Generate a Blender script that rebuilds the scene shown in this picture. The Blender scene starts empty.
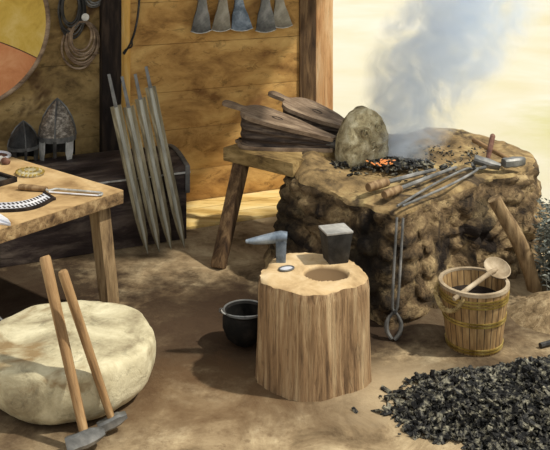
import bpy, bmesh, math, random
from mathutils import Vector, Matrix, noise
random.seed(7)
PI = math.pi
C = bpy.context.scene.collection
scn = bpy.context.scene

# ------------------------------------------------------------------ camera
cd = bpy.data.cameras.new('camera'); cam = bpy.data.objects.new('camera', cd); C.objects.link(cam)
cam.location = (0, 0, 2.1); cam.rotation_euler = (PI/2, 0, 0)
cd.sensor_width = 36; cd.lens = 36*900/550; cd.shift_y = -315/550; cd.clip_end = 500
scn.camera = cam

# ------------------------------------------------------------------ sky and sun
w = bpy.data.worlds.new('sky'); scn.world = w; w.use_nodes = True
bg = w.node_tree.nodes['Background']; bg.inputs[0].default_value = (0.97, 0.975, 0.95, 1); bg.inputs[1].default_value = .8
sd = bpy.data.lights.new('sun', 'SUN'); sun = bpy.data.objects.new('sun', sd); C.objects.link(sun)
sd.energy = 3.8; sd.angle = math.radians(2); sd.color = (1.0, 0.95, 0.83)
sun.rotation_euler = Vector((0.76, -0.14, 1.08)).to_track_quat('Z', 'Y').to_euler()
sun.location = (4, 1, 6)
vs = scn.view_settings; vs.view_transform = 'Standard'; vs.look = 'None'; vs.gamma = 1; vs.use_curve_mapping = False
vs.exposure = 0.0

# ------------------------------------------------------------------ materials
def lin(c):
    return tuple(((x/255)/12.92 if x/255 <= .04045 else ((x/255+.055)/1.055)**2.4) for x in c) + (1,)
def newmat(name):
    m = bpy.data.materials.new(name); m.use_nodes = True
    nt = m.node_tree; return m, nt, nt.nodes['Principled BSDF']
def tex(nt, scale, mapping=(1,1,1), detail=6, rough=.6, dist=0.0, rot=(0,0,0), off=(0,0,0)):
    tc = nt.nodes.new('ShaderNodeTexCoord'); mp = nt.nodes.new('ShaderNodeMapping'); n = nt.nodes.new('ShaderNodeTexNoise')
    mp.inputs['Scale'].default_value = mapping; mp.inputs['Rotation'].default_value = rot; mp.inputs['Location'].default_value = off
    n.inputs['Scale'].default_value = scale; n.inputs['Detail'].default_value = detail
    n.inputs['Roughness'].default_value = rough; n.inputs['Distortion'].default_value = dist
    nt.links.new(tc.outputs['Object'], mp.inputs['Vector']); nt.links.new(mp.outputs[0], n.inputs['Vector'])
    return n.outputs['Fac']
def ramp(nt, fac, stops):
    r = nt.nodes.new('ShaderNodeValToRGB'); e = r.color_ramp.elements
    while len(e) < len(stops): e.new(.5)
    for el, (p, c) in zip(e, stops): el.position = p; el.color = c if len(c) == 4 else lin(c)
    nt.links.new(fac, r.inputs['Fac']); return r.outputs['Color']
def mix(nt, a, b, fac, mode='MIX'):
    n = nt.nodes.new('ShaderNodeMix'); n.data_type = 'RGBA'; n.blend_type = mode
    if isinstance(fac, float): n.inputs[0].default_value = fac
    else: nt.links.new(fac, n.inputs[0])
    for s, v in ((6, a), (7, b)):
        if isinstance(v, tuple): n.inputs[s].default_value = v if len(v) == 4 else lin(v)
        else: nt.links.new(v, n.inputs[s])
    return n.outputs[2]
def bump(nt, b, h, strength, dist=.01):
    n = nt.nodes.new('ShaderNodeBump'); n.inputs['Strength'].default_value = strength; n.inputs['Distance'].default_value = dist
    nt.links.new(h, n.inputs['Height']); nt.links.new(n.outputs[0], b.inputs['Normal'])
BW = ((0,0,0,1), (1,1,1,1))
def grainy(name, dark, mid, light, mapping=(1,1,1), scale=6, crack=.25, rough=.8, metal=0, bumps=.5, bdist=.01, spot=None, lo=.33, hi=.68):
    """three-tone mottled surface; mapping stretches the grain; thin dark cracks follow it"""
    m, nt, b = newmat(name)
    f = tex(nt, scale, mapping, 8, .65, .4)
    col = ramp(nt, f, [(lo, dark), (.5, mid), (hi, light)])
    f2 = tex(nt, scale*3.1, mapping, 5, .7, .8, off=(3.1,1.7,5.2))
    cr = ramp(nt, f2, [(.36, BW[1]), (.44, BW[0])])
    if crack > 0:
        k = nt.nodes.new('ShaderNodeMath'); k.operation = 'MULTIPLY'; k.inputs[1].default_value = crack; nt.links.new(cr, k.inputs[0])
        col = mix(nt, col, tuple(int(c*.35) for c in dark), k.outputs[0])
    if spot:
        f3 = tex(nt, spot[0], (1,1,1), 4, .6, .6, off=(9,2,4))
        col = mix(nt, col, spot[1], ramp(nt, f3, [(spot[2], BW[0]), (spot[2]+.1, BW[1])]))
    nt.links.new(col, b.inputs['Base Color']); b.inputs['Roughness'].default_value = rough; b.inputs['Metallic'].default_value = metal
    b.inputs['Specular IOR Level'].default_value = .25
    if bumps: bump(nt, b, f2, bumps, bdist)
    return m
M = {}
M['boards'] = grainy('ochre wall boards', (122,86,46), (184,142,82), (214,176,110), (.7,.7,1.6), 3.6, .4, .9, bumps=.4, spot=(1.9,(136,98,58),.55))
M['daub'] = grainy('olive brown wall boards', (92,74,46), (156,130,84), (192,166,116), (.8,.8,1.2), 4, .45, .9, bumps=.4, spot=(2.4,(84,62,40),.56))
M['black_wood'] = grainy('blackened timber', (20,14,12), (34,26,22), (62,50,40), (3,3,.5), 7, .3, .85)
M['post_wood'] = grainy('brown door post timber', (48,34,24), (92,70,48), (146,118,84), (4,4,.4), 5, .4, .85)
M['jamb_wood'] = grainy('orange brown jamb board', (178,128,84), (214,166,116), (236,204,160), (4,4,.4), 5, .2, .85)
M['orange_wood'] = grainy('orange board', (190,140,70), (222,174,92), (238,204,136), (4,4,.4), 5, .15, .85)
M['pale_plank'] = grainy('pale sunlit floor planks', (186,150,84), (226,194,124), (240,218,160), (.6,3,1), 4, .15, .85)
M['table_wood'] = grainy('tan table wood', (136,108,72), (182,152,108), (204,178,134), (1,1,1), 4, .12, .75, bumps=.2)
M['table_edge_shade'] = grainy('rough table edge painted in shade', (74,56,38), (132,106,74), (176,150,110), (1,6,6), 3, .5, .85, bumps=.5)  # rough grain, darkened to paint the shaded sides of the tabletop
M['table_leg'] = grainy('grey tan table leg wood', (84,66,48), (138,114,82), (170,146,110), (5,5,.5), 6, .3, .85)
M['chest_wood'] = grainy('near black chest wood', (28,22,22), (58,48,46), (110,98,88), (.6,2,2), 4, .4, .6)
M['bench_wood'] = grainy('olive brown bench wood', (78,60,36), (136,112,70), (178,152,104), (1,3,3), 5, .35, .85)
M['bellows_wood'] = grainy('grey brown bellows board', (84,68,54), (132,112,92), (172,152,128), (1,4,2), 5, .3, .7, bumps=.3)
M['leather'] = grainy('dark creased leather', (26,20,18), (70,58,50), (124,108,92), (.6,2,8), 7, .3, .6)
M['handle_wood'] = grainy('turned handle wood', (80,60,42), (126,100,70), (164,138,102), (6,6,.6), 5, .2, .7, bumps=.2)
M['handle_tan'] = grainy('tan handle wood', (104,78,50), (152,120,82), (186,156,114), (6,6,.6), 5, .2, .7, bumps=.2)
M['iron'] = grainy('grey forged iron', (66,66,66), (112,112,110), (158,156,152), (1,1,1), 5, .12, .5, .45, .25, .004)
M['iron_blue'] = grainy('blue grey forged iron', (70,80,92), (116,128,142), (170,180,190), (1,1,1), 10, .1, .45, .4, .2, .004)
M['iron_light'] = grainy('bright worn steel', (140,140,136), (190,190,186), (228,228,224), (1,1,1), 14, .15, .4, .3, .2, .003)
M['iron_dark'] = grainy('dark iron', (28,28,28), (58,57,56), (104,100,94), (1,1,1), 6, .15, .55, .4, .3, .004)
M['blade'] = grainy('dull blade steel', (78,70,54), (126,116,92), (172,162,134), (6,6,.7), 6, .25, .5, .35, .2, .004)
M['axe_pale'] = grainy('paler worn iron', (100,94,84), (140,134,120), (178,172,158), (1,1,1), 5, .1, .55, .35, .2, .003)
M['iron_top'] = grainy('anvil face painted lit', (120,120,118), (162,160,155), (196,194,188), (1,1,1), 6, .1, .6, .05, .2, .003)  # paler iron that paints the light on the anvil's top
M['blade_mid'] = grainy('lighter fuller steel', (120,118,108), (158,156,144), (196,194,182), (6,6,.7), 6, .1, .5, .35, .2, .004)
M['soot_iron'] = grainy('sooty black iron', (14,13,12), (26,24,22), (50,44,40), (1,1,1), 9, .3, .8, .2, .3, .004)
M['helmet'] = grainy('speckled helmet iron', (66,60,54), (112,104,94), (180,172,160), (1,1,2), 34, .3, .5, .4, .4, .004)
M['stone'] = grainy('pale cream stone', (136,124,98), (190,180,148), (222,214,182), (1,1,1), 5, .25, .9, bumps=.6, bdist=.012, spot=(4,(140,118,84),.57))
M['hearth_stone'] = grainy('carved grey stone', (96,84,62), (168,156,122), (214,206,176), (1,1,1), 16, .45, .9, bumps=.8, bdist=.012)
M['brass'] = grainy('dull brass', (120,98,44), (172,148,78), (214,196,128), (1,1,1), 14, .2, .45, .5, .2, .003)
M['rope'] = grainy('straw coloured rope', (112,92,56), (160,138,92), (196,176,130), (1,1,1), 30, .3, .9)
M['coal'] = grainy('charcoal', (16,16,16), (44,43,42), (170,164,140), (1,1,1), 34, .5, .6, bumps=.3, lo=.44, hi=.72)
M['weed'] = grainy('grey green weed leaf', (60,62,56), (120,124,114), (190,192,182), (1,1,1), 14, .2, .8, bumps=0)
M['white_metal'] = grainy('whitened steel', (180,184,196), (218,220,228), (240,240,244), (1,1,1), 8, 0, .4, .15, .1, .002)
M['rag'] = grainy('red brown leather', (70,46,38), (104,72,60), (140,106,88), (1,1,1), 16, .2, .8)
M['wood_pale'] = grainy('pale greyish ladle wood', (122,104,80), (166,148,122), (200,184,158), (1,1,1), 8, .15, .8, bumps=.2)
M['bucket'] = None

# staved bucket: planks around the axis
m, nt, b = newmat('bucket staves'); M['bucket'] = m
f = tex(nt, 9, (5,5,.6), 7, .6); col = ramp(nt, f, [(.3,(100,76,46)), (.5,(156,124,80)), (.7,(190,160,112))])
tc = nt.nodes.new('ShaderNodeTexCoord'); g = nt.nodes.new('ShaderNodeTexGradient'); g.gradient_type = 'RADIAL'
nt.links.new(tc.outputs['Object'], g.inputs['Vector'])
k = nt.nodes.new('ShaderNodeMath'); k.operation = 'MULTIPLY'; k.inputs[1].default_value = 26; nt.links.new(g.outputs['Fac'], k.inputs[0])
fr = nt.nodes.new('ShaderNodeMath'); fr.operation = 'PINGPONG'; fr.inputs[1].default_value = .5; nt.links.new(k.outputs[0], fr.inputs[0])
nt.links.new(mix(nt, (52,36,24), col, ramp(nt, fr.outputs[0], [(.02, BW[0]), (.09, BW[1])])), b.inputs['Base Color'])
b.inputs['Roughness'].default_value = .8; bump(nt, b, fr.outputs[0], .4, .005)

# packed earth floor, sooty round anvil and forge foot, shade painted by stump and under table
m, nt, b = newmat('packed earth'); M['earth'] = m
f = tex(nt, 3.4, (1,1,1), 10, .68, .5)
col = ramp(nt, f, [(.32,(92,76,56)), (.46,(140,120,92)), (.57,(170,150,118)), (.70,(202,184,150))])
f2 = tex(nt, 22, (1,1,1), 6, .7, .3)
col = mix(nt, col, (92,70,50), ramp(nt, f2, [(.56, BW[0]), (.7, (.55,.55,.55,1))]))
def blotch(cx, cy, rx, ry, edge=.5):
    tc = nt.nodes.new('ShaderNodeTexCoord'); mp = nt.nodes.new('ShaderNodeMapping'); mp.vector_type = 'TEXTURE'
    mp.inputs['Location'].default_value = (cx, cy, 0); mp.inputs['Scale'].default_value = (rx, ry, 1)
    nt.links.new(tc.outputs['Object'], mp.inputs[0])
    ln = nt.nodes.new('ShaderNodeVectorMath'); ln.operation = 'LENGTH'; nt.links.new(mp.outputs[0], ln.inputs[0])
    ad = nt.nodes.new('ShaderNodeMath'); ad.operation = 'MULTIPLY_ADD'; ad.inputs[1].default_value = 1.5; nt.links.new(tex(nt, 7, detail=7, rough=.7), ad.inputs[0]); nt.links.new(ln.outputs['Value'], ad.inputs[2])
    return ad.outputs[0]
def soot_shade(col, cx, cy, rx, ry, c, amt=1.0):  # lays sooty stains and painted shade into the floor colour
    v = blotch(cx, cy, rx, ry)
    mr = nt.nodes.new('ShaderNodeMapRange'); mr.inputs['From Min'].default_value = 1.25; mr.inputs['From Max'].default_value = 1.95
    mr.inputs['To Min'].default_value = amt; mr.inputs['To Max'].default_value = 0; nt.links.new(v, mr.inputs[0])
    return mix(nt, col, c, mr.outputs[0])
col = soot_shade(col, -.14, 4.58, .50, .62, (22,17,14))  # sooty ground plus the stump's shade, painted near black
col = soot_shade(col, -.45, 4.75, .5, .45, (60,46,34), .8)
col = soot_shade(col, .42, 4.5, .35, .3, (34,26,20), .9)
col = soot_shade(col, -1.5, 4.9, .95, .8, (46,34,26), .92)  # shade under the work table, put into the floor colour
col = soot_shade(col, -.45, 4.35, .5, .4, (74,58,44), .75)
col = soot_shade(col, -.95, 3.95, .62, .55, (70,54,40), .8)  # darker earth around the boulder
col = soot_shade(col, .15, 4.0, .42, .4, (70,54,40), .6)
col = soot_shade(col, .9, 4.6, .7, .35, (60,46,36), .75)
col = soot_shade(col, -.3, 3.9, .55, .35, (104,80,56), .6)
col = soot_shade(col, .95, 3.95, .6, .36, (66,54,42), .8)
col = soot_shade(col, .6, 3.9, .4, .25, (206,184,148), .5)  # paler earth right of the stump
nt.links.new(col, b.inputs['Base Color']); b.inputs['Roughness'].default_value = .95; b.inputs['Specular IOR Level'].default_value = .1
bump(nt, b, f, .5, .04)

# bleached ground outside, a grassy yellow-green patch on the right
m, nt, b = newmat('pale ground outside'); M['outside'] = m
tc = nt.nodes.new('ShaderNodeTexCoord'); f = tex(nt, .35, (1,1,1), 5, .6, .5)
col = ramp(nt, f, [(.35,(196,188,158)), (.62,(205,201,186))])
v = None
mp = nt.nodes.new('ShaderNodeMapping'); mp.vector_type = 'TEXTURE'; mp.inputs['Location'].default_value = (3.3, 8.3, 0); mp.inputs['Scale'].default_value = (1.1, 1.7, 1)
nt.links.new(tc.outputs['Object'], mp.inputs[0]); ln = nt.nodes.new('ShaderNodeVectorMath'); ln.operation = 'LENGTH'; nt.links.new(mp.outputs[0], ln.inputs[0])
ad = nt.nodes.new('ShaderNodeMath'); ad.operation = 'ADD'; nt.links.new(ln.outputs['Value'], ad.inputs[0]); nt.links.new(tex(nt, 1.8, detail=6), ad.inputs[1])
mr = nt.nodes.new('ShaderNodeMapRange'); mr.inputs['From Min'].default_value = .8; mr.inputs['From Max'].default_value = 1.6; mr.inputs['To Min'].default_value = .9; mr.inputs['To Max'].default_value = 0
nt.links.new(ad.outputs[0], mr.inputs[0]); col = mix(nt, col, (176,172,104), mr.outputs[0])
nt.links.new(col, b.inputs['Base Color']); b.inputs['Roughness'].default_value = 1

# forge clay: sooty clods on the sides, ochre on top (noise, with dark patches painted over the sides)
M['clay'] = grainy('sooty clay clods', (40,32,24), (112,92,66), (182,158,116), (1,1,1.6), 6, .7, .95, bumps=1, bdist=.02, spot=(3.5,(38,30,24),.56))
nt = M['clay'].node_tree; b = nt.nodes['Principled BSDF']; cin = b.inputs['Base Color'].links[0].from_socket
for loc_, sc_, am_ in (((.50,4.72,.22),(.24,.24,.30),.9), ((.02,5.2,.3),(.16,.3,.22),.8), ((1.0,4.9,.02),(.5,.2,.1),.8), ((1.2,5.1,.38),(.12,.12,.12),.7)):  # dark patches: sooty front corner, shade painted on the left face
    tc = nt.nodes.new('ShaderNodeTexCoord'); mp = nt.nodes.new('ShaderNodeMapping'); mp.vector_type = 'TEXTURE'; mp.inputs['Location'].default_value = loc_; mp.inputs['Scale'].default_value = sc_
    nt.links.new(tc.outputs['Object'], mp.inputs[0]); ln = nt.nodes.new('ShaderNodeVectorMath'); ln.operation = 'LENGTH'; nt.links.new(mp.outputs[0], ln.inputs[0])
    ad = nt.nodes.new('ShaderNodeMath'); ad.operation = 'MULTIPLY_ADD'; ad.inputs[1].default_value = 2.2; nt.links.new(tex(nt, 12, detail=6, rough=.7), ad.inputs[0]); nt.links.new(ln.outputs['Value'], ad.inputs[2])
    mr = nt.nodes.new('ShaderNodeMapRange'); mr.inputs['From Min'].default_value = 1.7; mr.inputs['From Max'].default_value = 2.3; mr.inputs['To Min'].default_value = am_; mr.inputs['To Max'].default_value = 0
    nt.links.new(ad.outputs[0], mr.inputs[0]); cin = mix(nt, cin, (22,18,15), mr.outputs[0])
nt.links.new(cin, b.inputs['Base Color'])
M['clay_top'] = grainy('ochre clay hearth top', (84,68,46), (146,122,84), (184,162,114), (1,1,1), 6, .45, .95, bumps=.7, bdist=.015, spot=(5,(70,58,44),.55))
M['stump_side'] = grainy('split trunk wood', (92,70,50), (156,126,92), (200,174,136), (7,7,.5), 3.6, .45, .85, bumps=.9, bdist=.014, spot=(3,(108,86,62),.62))
M['stump_top'] = grainy('worn end grain', (150,124,88), (192,166,124), (212,190,152), (1,1,1), 7, .2, .85, bumps=.3)
m, nt, b = newmat('worn end grain with darker hollow'); M['stump_top'] = m
cc = ramp(nt, tex(nt, 7, (1,1,1), 7, .65, .4), [(.3,(150,122,86)), (.5,(196,168,126)), (.7,(218,196,158))])
tc = nt.nodes.new('ShaderNodeTexCoord'); mp = nt.nodes.new('ShaderNodeMapping'); mp.vector_type = 'TEXTURE'; mp.inputs['Location'].default_value = (.062,-.02,0); mp.inputs['Scale'].default_value = (.105,.088,1000)
nt.links.new(tc.outputs['Object'], mp.inputs[0]); ln = nt.nodes.new('ShaderNodeVectorMath'); ln.operation = 'LENGTH'; nt.links.new(mp.outputs[0], ln.inputs[0])
cc = mix(nt, (112,90,64), cc, ramp(nt, ln.outputs['Value'], [(.9, BW[0]), (1.0, BW[1])]))  # hollow is a darker brown than the surrounding top
nt.links.new(cc, b.inputs['Base Color']); b.inputs['Roughness'].default_value = .85; b.inputs['Specular IOR Level'].default_value = .2
M['stump_bowl'] = grainy('darker hollow', (84,66,46), (112,92,66), (144,122,90), (1,1,1), 9, .2, .9, bumps=.3)
M['mound'] = grainy('loose tan earth', (104,86,62), (150,128,96), (188,166,130), (1,1,1), 5, .25, .95, bumps=.6, bdist=.02)
m, nt, b = newmat('glowing ember'); M['ember'] = m
b.inputs['Base Color'].default_value = lin((190,90,40)); b.inputs['Emission Color'].default_value = (1,.5,.15,1); b.inputs['Emission Strength'].default_value = .45

# ------------------------------------------------------------------ mesh helpers
def add_box(bm, sx, sy, sz, loc=(0,0,0), rot=None, bevel=0, taper=1.0):
    """box with its base centre at loc; taper scales the bottom"""
    v = []
    for z in (0, 1):
        s = taper if z == 0 else 1.0
        for x, y in ((-1,-1), (1,-1), (1,1), (-1,1)): v.append(Vector((x*sx/2*s, y*sy/2*s, z*sz)))
    if rot is not None: v = [rot @ p for p in v]
    vs_ = [bm.verts.new(p + Vector(loc)) for p in v]
    fs = [bm.faces.new([vs_[i] for i in q]) for q in ((3,2,1,0),(4,5,6,7),(0,1,5,4),(1,2,6,5),(2,3,7,6),(3,0,4,7))]
    if bevel:
        es = list({e for f in fs for e in f.edges})
        bmesh.ops.bevel(bm, geom=es, offset=bevel, segments=2, affect='EDGES', profile=.6)
def frame(d, hint=Vector((0,0,1))):
    d = d.normalized()
    if abs(d.dot(hint)) > .95: hint = Vector((1,0,0))
    a = hint.cross(d).normalized(); return a, d.cross(a)
def add_tube(bm, pts, r, seg=10, closed=False, flat=1.0, hint=Vector((0,0,1))):
    pts = [Vector(p) for p in pts]; n = len(pts); rs = r if isinstance(r, (list, tuple)) else [r]*n
    rings = []
    for i, p in enumerate(pts):
        if closed: d = pts[(i+1) % n] - pts[i-1]
        else: d = pts[min(i+1, n-1)] - pts[max(i-1, 0)]
        a, c = frame(d, hint)
        rings.append([bm.verts.new(p + rs[i]*(math.cos(2*PI*k/seg)*a + math.sin(2*PI*k/seg)*c*flat)) for k in range(seg)])
    for i in range(n if closed else n-1):
        A, B = rings[i], rings[(i+1) % n]
        for k in range(seg): bm.faces.new((A[k], A[(k+1) % seg], B[(k+1) % seg], B[k]))
    if not closed: bm.faces.new(rings[0][::-1]); bm.faces.new(rings[-1])
def add_lathe(bm, prof, seg=32, loc=(0,0,0), wob=None):
    L = Vector(loc); rings = []
    for r, z in prof:
        if r < 1e-5: rings.append([bm.verts.new(L + Vector((0,0,z)))]); continue
        rings.append([bm.verts.new(L + Vector((r*(wob(a, z) if wob else 1)*math.cos(a), r*(wob(a, z) if wob else 1)*math.sin(a), z))) for a in [2*PI*k/seg for k in range(seg)]])
    for A, B in zip(rings, rings[1:]):
        for k in range(seg):
            q = [A[k % len(A)], A[(k+1) % len(A)], B[(k+1) % len(B)], B[k % len(B)]]
            u = []; [u.append(x) for x in q if x not in u]
            if len(u) > 2: bm.faces.new(u)
def add_prism(bm, outline, z0, z1, bevel=0, mat=None):
    """2-D outline (x, y) extruded from z0 to z1"""
    A = [bm.verts.new((x, y, z0)) for x, y in outline]; B = [bm.verts.new((x, y, z1)) for x, y in outline]
    n = len(outline); fs = [bm.faces.new(A[::-1]), bm.faces.new(B)]
    for k in range(n): fs.append(bm.faces.new((A[k], A[(k+1) % n], B[(k+1) % n], B[k])))
    if bevel:
        es = [e for f in fs[:2] for e in f.edges]
        bmesh.ops.bevel(bm, geom=list(set(es)), offset=bevel, segments=2, affect='EDGES', profile=.6)
    if mat is not None: bmesh.ops.transform(bm, matrix=mat, verts=bm.verts[:])
def spline(P, n, closed=False):
    P = [Vector(p) for p in P]; N = len(P); out = []
    segs = N if closed else N-1
    for i in range(segs):
        g = (lambda j: P[j % N]) if closed else (lambda j: P[max(0, min(N-1, j))])
        p0, p1, p2, p3 = g(i-1), g(i), g(i+1), g(i+2)
        for k in range(n):
            t = k/n
            out.append(.5*((2*p1) + (p2-p0)*t + (2*p0-5*p1+4*p2-p3)*t*t + (3*p1-p0-3*p2+p3)*t**3))
    if not closed: out.append(P[-1])
    return out
def obj(name, bm, mats, parent=None, smooth=True, sharp=35):
    if callable(bm):
        b_ = bmesh.new(); bm(b_); bm = b_
    bmesh.ops.recalc_face_normals(bm, faces=bm.faces[:])
    me = bpy.data.meshes.new(name); bm.to_mesh(me); bm.free()
    for m in (mats if isinstance(mats, (list, tuple)) else [mats]): me.materials.append(m)
    if smooth:
        me.polygons.foreach_set('use_smooth', [True]*len(me.polygons)); me.set_sharp_from_angle(angle=math.radians(sharp))
    o = bpy.data.objects.new(name, me); C.objects.link(o)
    if parent: o.parent = parent
    return o
def tag(o, label=None, cat=None, group=None, kind=None):
    if label: o['label'] = label
    if cat: o['category'] = cat
    if group: o['group'] = group
    if kind: o['kind'] = kind
    return o
def thing(name, label, cat, loc=(0,0,0), rotz=0, group=None, mat=None):
    o = bpy.data.objects.new(name, None); C.objects.link(o); o.empty_display_size = .05
    if mat is not None: o.matrix_world = mat
    else: o.location = loc; o.rotation_euler = (0,0,rotz)
    return tag(o, label, cat, group)
def struct(name, bm, m, label=None, parent=None):
    o = obj(name, bm, m, parent); 
    if not parent: o['kind'] = 'structure'
    if label: o['label'] = label
    return o
def copy_thing(root, mat, label, group=None):
    r = root.copy(); C.objects.link(r); r.matrix_world = mat; r['label'] = label
    if group: r['group'] = group
    for ch in list(root.children):
        c = ch.copy(); C.objects.link(c); c.parent = r
        for g in list(ch.children):
            d = g.copy(); C.objects.link(d); d.parent = c
    return r
def basis(origin, zdir, xhint):
    """matrix with local z along zdir and local x as near xhint as possible"""
    z = Vector(zdir).normalized(); x = Vector(xhint); x = (x - z*x.dot(z)).normalized(); y = z.cross(x)
    m_ = Matrix((x, y, z)).transposed().to_4x4(); m_.translation = Vector(origin); return m_
def flatm(x, y, z, deg): return Matrix.Translation((x, y, z)) @ Matrix.Rotation(math.radians(deg), 4, 'Z')
def fbm(p, s, o=4): return noise.fractal(Vector(p)*s, 1.0, 2.0, o)

# ------------------------------------------------------------------ setting
def grid(bm, x0, x1, y0, y1, z, n=1):
    for i in range(n):
        pass
    q = [bm.verts.new(p) for p in ((x0,y0,z), (x1,y0,z), (x1,y1,z), (x0,y1,z))]; bm.faces.new(q)
g_ = struct('ground', lambda bm: grid(bm, -40, 40, -6, 90, -.012), M['outside'])
def floor_(bm):
    out = [(-4,-1.5), (2.6,-1.5), (2.45,3), (2.3,4.6), (2.15,5.6), (1.95,6.4), (1.3,7.0), (.3,7.0), (-4,7.0)]
    pts = []
    for i, a in enumerate(out):
        b2 = out[(i+1) % len(out)]
        for k in range(12):
            t = k/12; x = a[0]+(b2[0]-a[0])*t; y = a[1]+(b2[1]-a[1])*t
            j = .07 if x > 1 else 0
            pts.append((x + j*noise.noise(Vector((x*3, y*3, 0))), y + j*noise.noise(Vector((x*3, y*3, 5)))))
    add_prism(bm, pts, -.01, 0)
struct('floor', floor_, M['earth'])
WA = math.radians(24); WU = Vector((math.cos(WA), math.sin(WA), 0)); WN = Vector((math.sin(WA), -math.cos(WA), 0)); W0 = Vector((-.608, 6.44, 0))
def wp(t, z, out=0): return W0 + WU*t + WN*out + Vector((0,0,z))
WM = basis(W0, (0,0,1), WU)            # local x along the wall, local -y into the room, z up
def boards(bm, t0, t1, hts, th):
    z = 0
    for i, h in enumerate(hts):
        o = .006*noise.noise(Vector((i*1.7, t0, 3)))
        add_box(bm, t1-t0, th, h-.002, ((t0+t1)/2, th/2 + o, z+.001), bevel=.0025); z += h
    bmesh.ops.transform(bm, matrix=WM, verts=bm.verts[:])
struct('wall_left', lambda bm: boards(bm, -2.6, -.586, [.55,.5,.62,.55,.5], .07), M['daub'])
struct('wall_back', lambda bm: boards(bm, -.586, .89, [.24,.3,.27,.34,.3,.32,.3,.33,.32], .07), M['boards'])
def wbox(name, t0, t1, z0, z1, y0, y1, m):
    def f(bm):
        add_box(bm, t1-t0, y1-y0, z1-z0, ((t0+t1)/2, (y0+y1)/2, z0), bevel=.008); bmesh.ops.transform(bm, matrix=WM, verts=bm.verts[:])
    return struct(name, f, m)
wbox('trim_1', -.655, -.52, 0, 2.72, -.09, .0, M['black_wood'])['label'] = 'black timber post dividing the back wall'
wbox('trim_2', -.518, -.44, 0, 2.72, -.022, .0, M['orange_wood'])['label'] = 'orange board beside the black post'
wbox('trim_3', .865, 1.0, 0, 2.72, -.018, .09, M['post_wood'])['label'] = 'dark brown door post'
wbox('trim_4', 1.002, 1.15, 0, 2.72, -.01, .09, M['jamb_wood'])['label'] = 'orange brown jamb board at the opening'
def fp(bm):
    # low planks on the earth at the foot of the back wall
    for i in range(3):
        add_box(bm, 1.5, .155, .02, (.32 + .06*i, -.09-.165*i, .0), bevel=.004)
    bmesh.ops.transform(bm, matrix=WM, verts=bm.verts[:])
o = struct('trim_5', fp, M['pale_plank']); o['label'] = 'pale planks laid along the foot of the back wall'
def roof(bm):
    q = add_box(bm, 5.50, 2.6, .08, (-1.45, 6.35, 2.74))
struct('shade_roof', roof, M['black_wood'])  # unseen slab overhead, its edge placed to shade the wall and chest

# ------------------------------------------------------------------ forge
top = [(.62,4.62), (.36,4.90), (.11,5.22), (.12,5.62), (.42,5.98), (.80,6.16), (1.2,6.27), (1.52,6.08), (1.66,5.75), (1.54,5.44), (1.2,5.18), (.86,4.85)]
bot = [(.58,4.53), (.30,4.78), (-.04,5.16), (.0,5.62), (.28,6.06), (.75,6.35), (1.2,6.46), (1.60,6.25), (1.70,5.80), (1.50,5.26), (1.2,5.03), (.86,4.74)]
ZT = .54
def forge(bm):
    T = spline([(x,y,0) for x,y in top], 18, True); B = spline([(x,y,0) for x,y in bot], 18, True); N = len(T)
    rings = []
    def disp(p, nrm, amp):
        k = fbm(p, 5, 5)*amp*.6
        dv, _ = noise.voronoi(Vector((p.x*7, p.y*7, p.z*10.5)) + .5*noise.noise_vector(p*5))
        k += min(.45, dv[1]-dv[0])*amp*1.9 - amp*.45
        return p + nrm*k
    cen = Vector((.95, 5.45, 0))
    LV = 34
    for j in range(LV+1):
        t = j/LV; r = []
        for i in range(N):
            p = B[i].lerp(T[i], t**.8); p = Vector((p.x, p.y, t*(ZT + .04*math.exp(-((T[i].x-.14)/.20)**2-((T[i].y-5.42)/.32)**2) - .02*max(0,fbm(T[i],4,3))))); nrm = (p-cen); nrm.z = 0; nrm.normalize()
            e = .055 if t < .93 else .055*(1-(t-.93)/.07*.6)
            p = disp(p, nrm, e)
            if t > .9: p -= nrm*((t-.9)/.1)**2*.02
            r.append(bm.verts.new(p))
        rings.append(r)
    for j in range(1, 15):
        t = j/15; r = []
        for i in range(N):
            q = rings[LV][i].co.lerp(cen + Vector((0,0,ZT)), t)
            z = q.z*max(0,1-t*4)+ZT*min(1,t*4) + .012*min(1, t*6) + .012*fbm(q, 7, 4)
            # raised crumbly bank along the back
            z += .085*math.exp(-((q.x-.17)/.20)**2-((q.y-5.42)/.32)**2)*min(1, .35+t*6)
            if q.y > 5.3: z += .07*max(0, (q.y-5.75-.1*(q.x-1))/.5)*(1-abs(t-.15))
            r.append(bm.verts.new((q.x, q.y, z)))
        rings.append(r)
    c = bm.verts.new((cen.x, cen.y, ZT+.01))
    for a, b_ in zip(rings, rings[1:]):
        for i in range(N): bm.faces.new((a[i], a[(i+1) % N], b_[(i+1) % N], b_[i]))
    for i in range(N): bm.faces.new((rings[-1][i], rings[-1][(i+1) % N], c))
    bm.faces.new(rings[0][::-1])
    bm.faces.ensure_lookup_table(); cnt = LV*N
    for k, f in enumerate(bm.faces): f.material_index = 1 if k >= cnt - N else 0
o = obj('forge', forge, [M['clay'], M['clay_top']], sharp=60)
tag(o, 'large block of sooty clay and stone forge with flat ochre top', 'forge')

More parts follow.
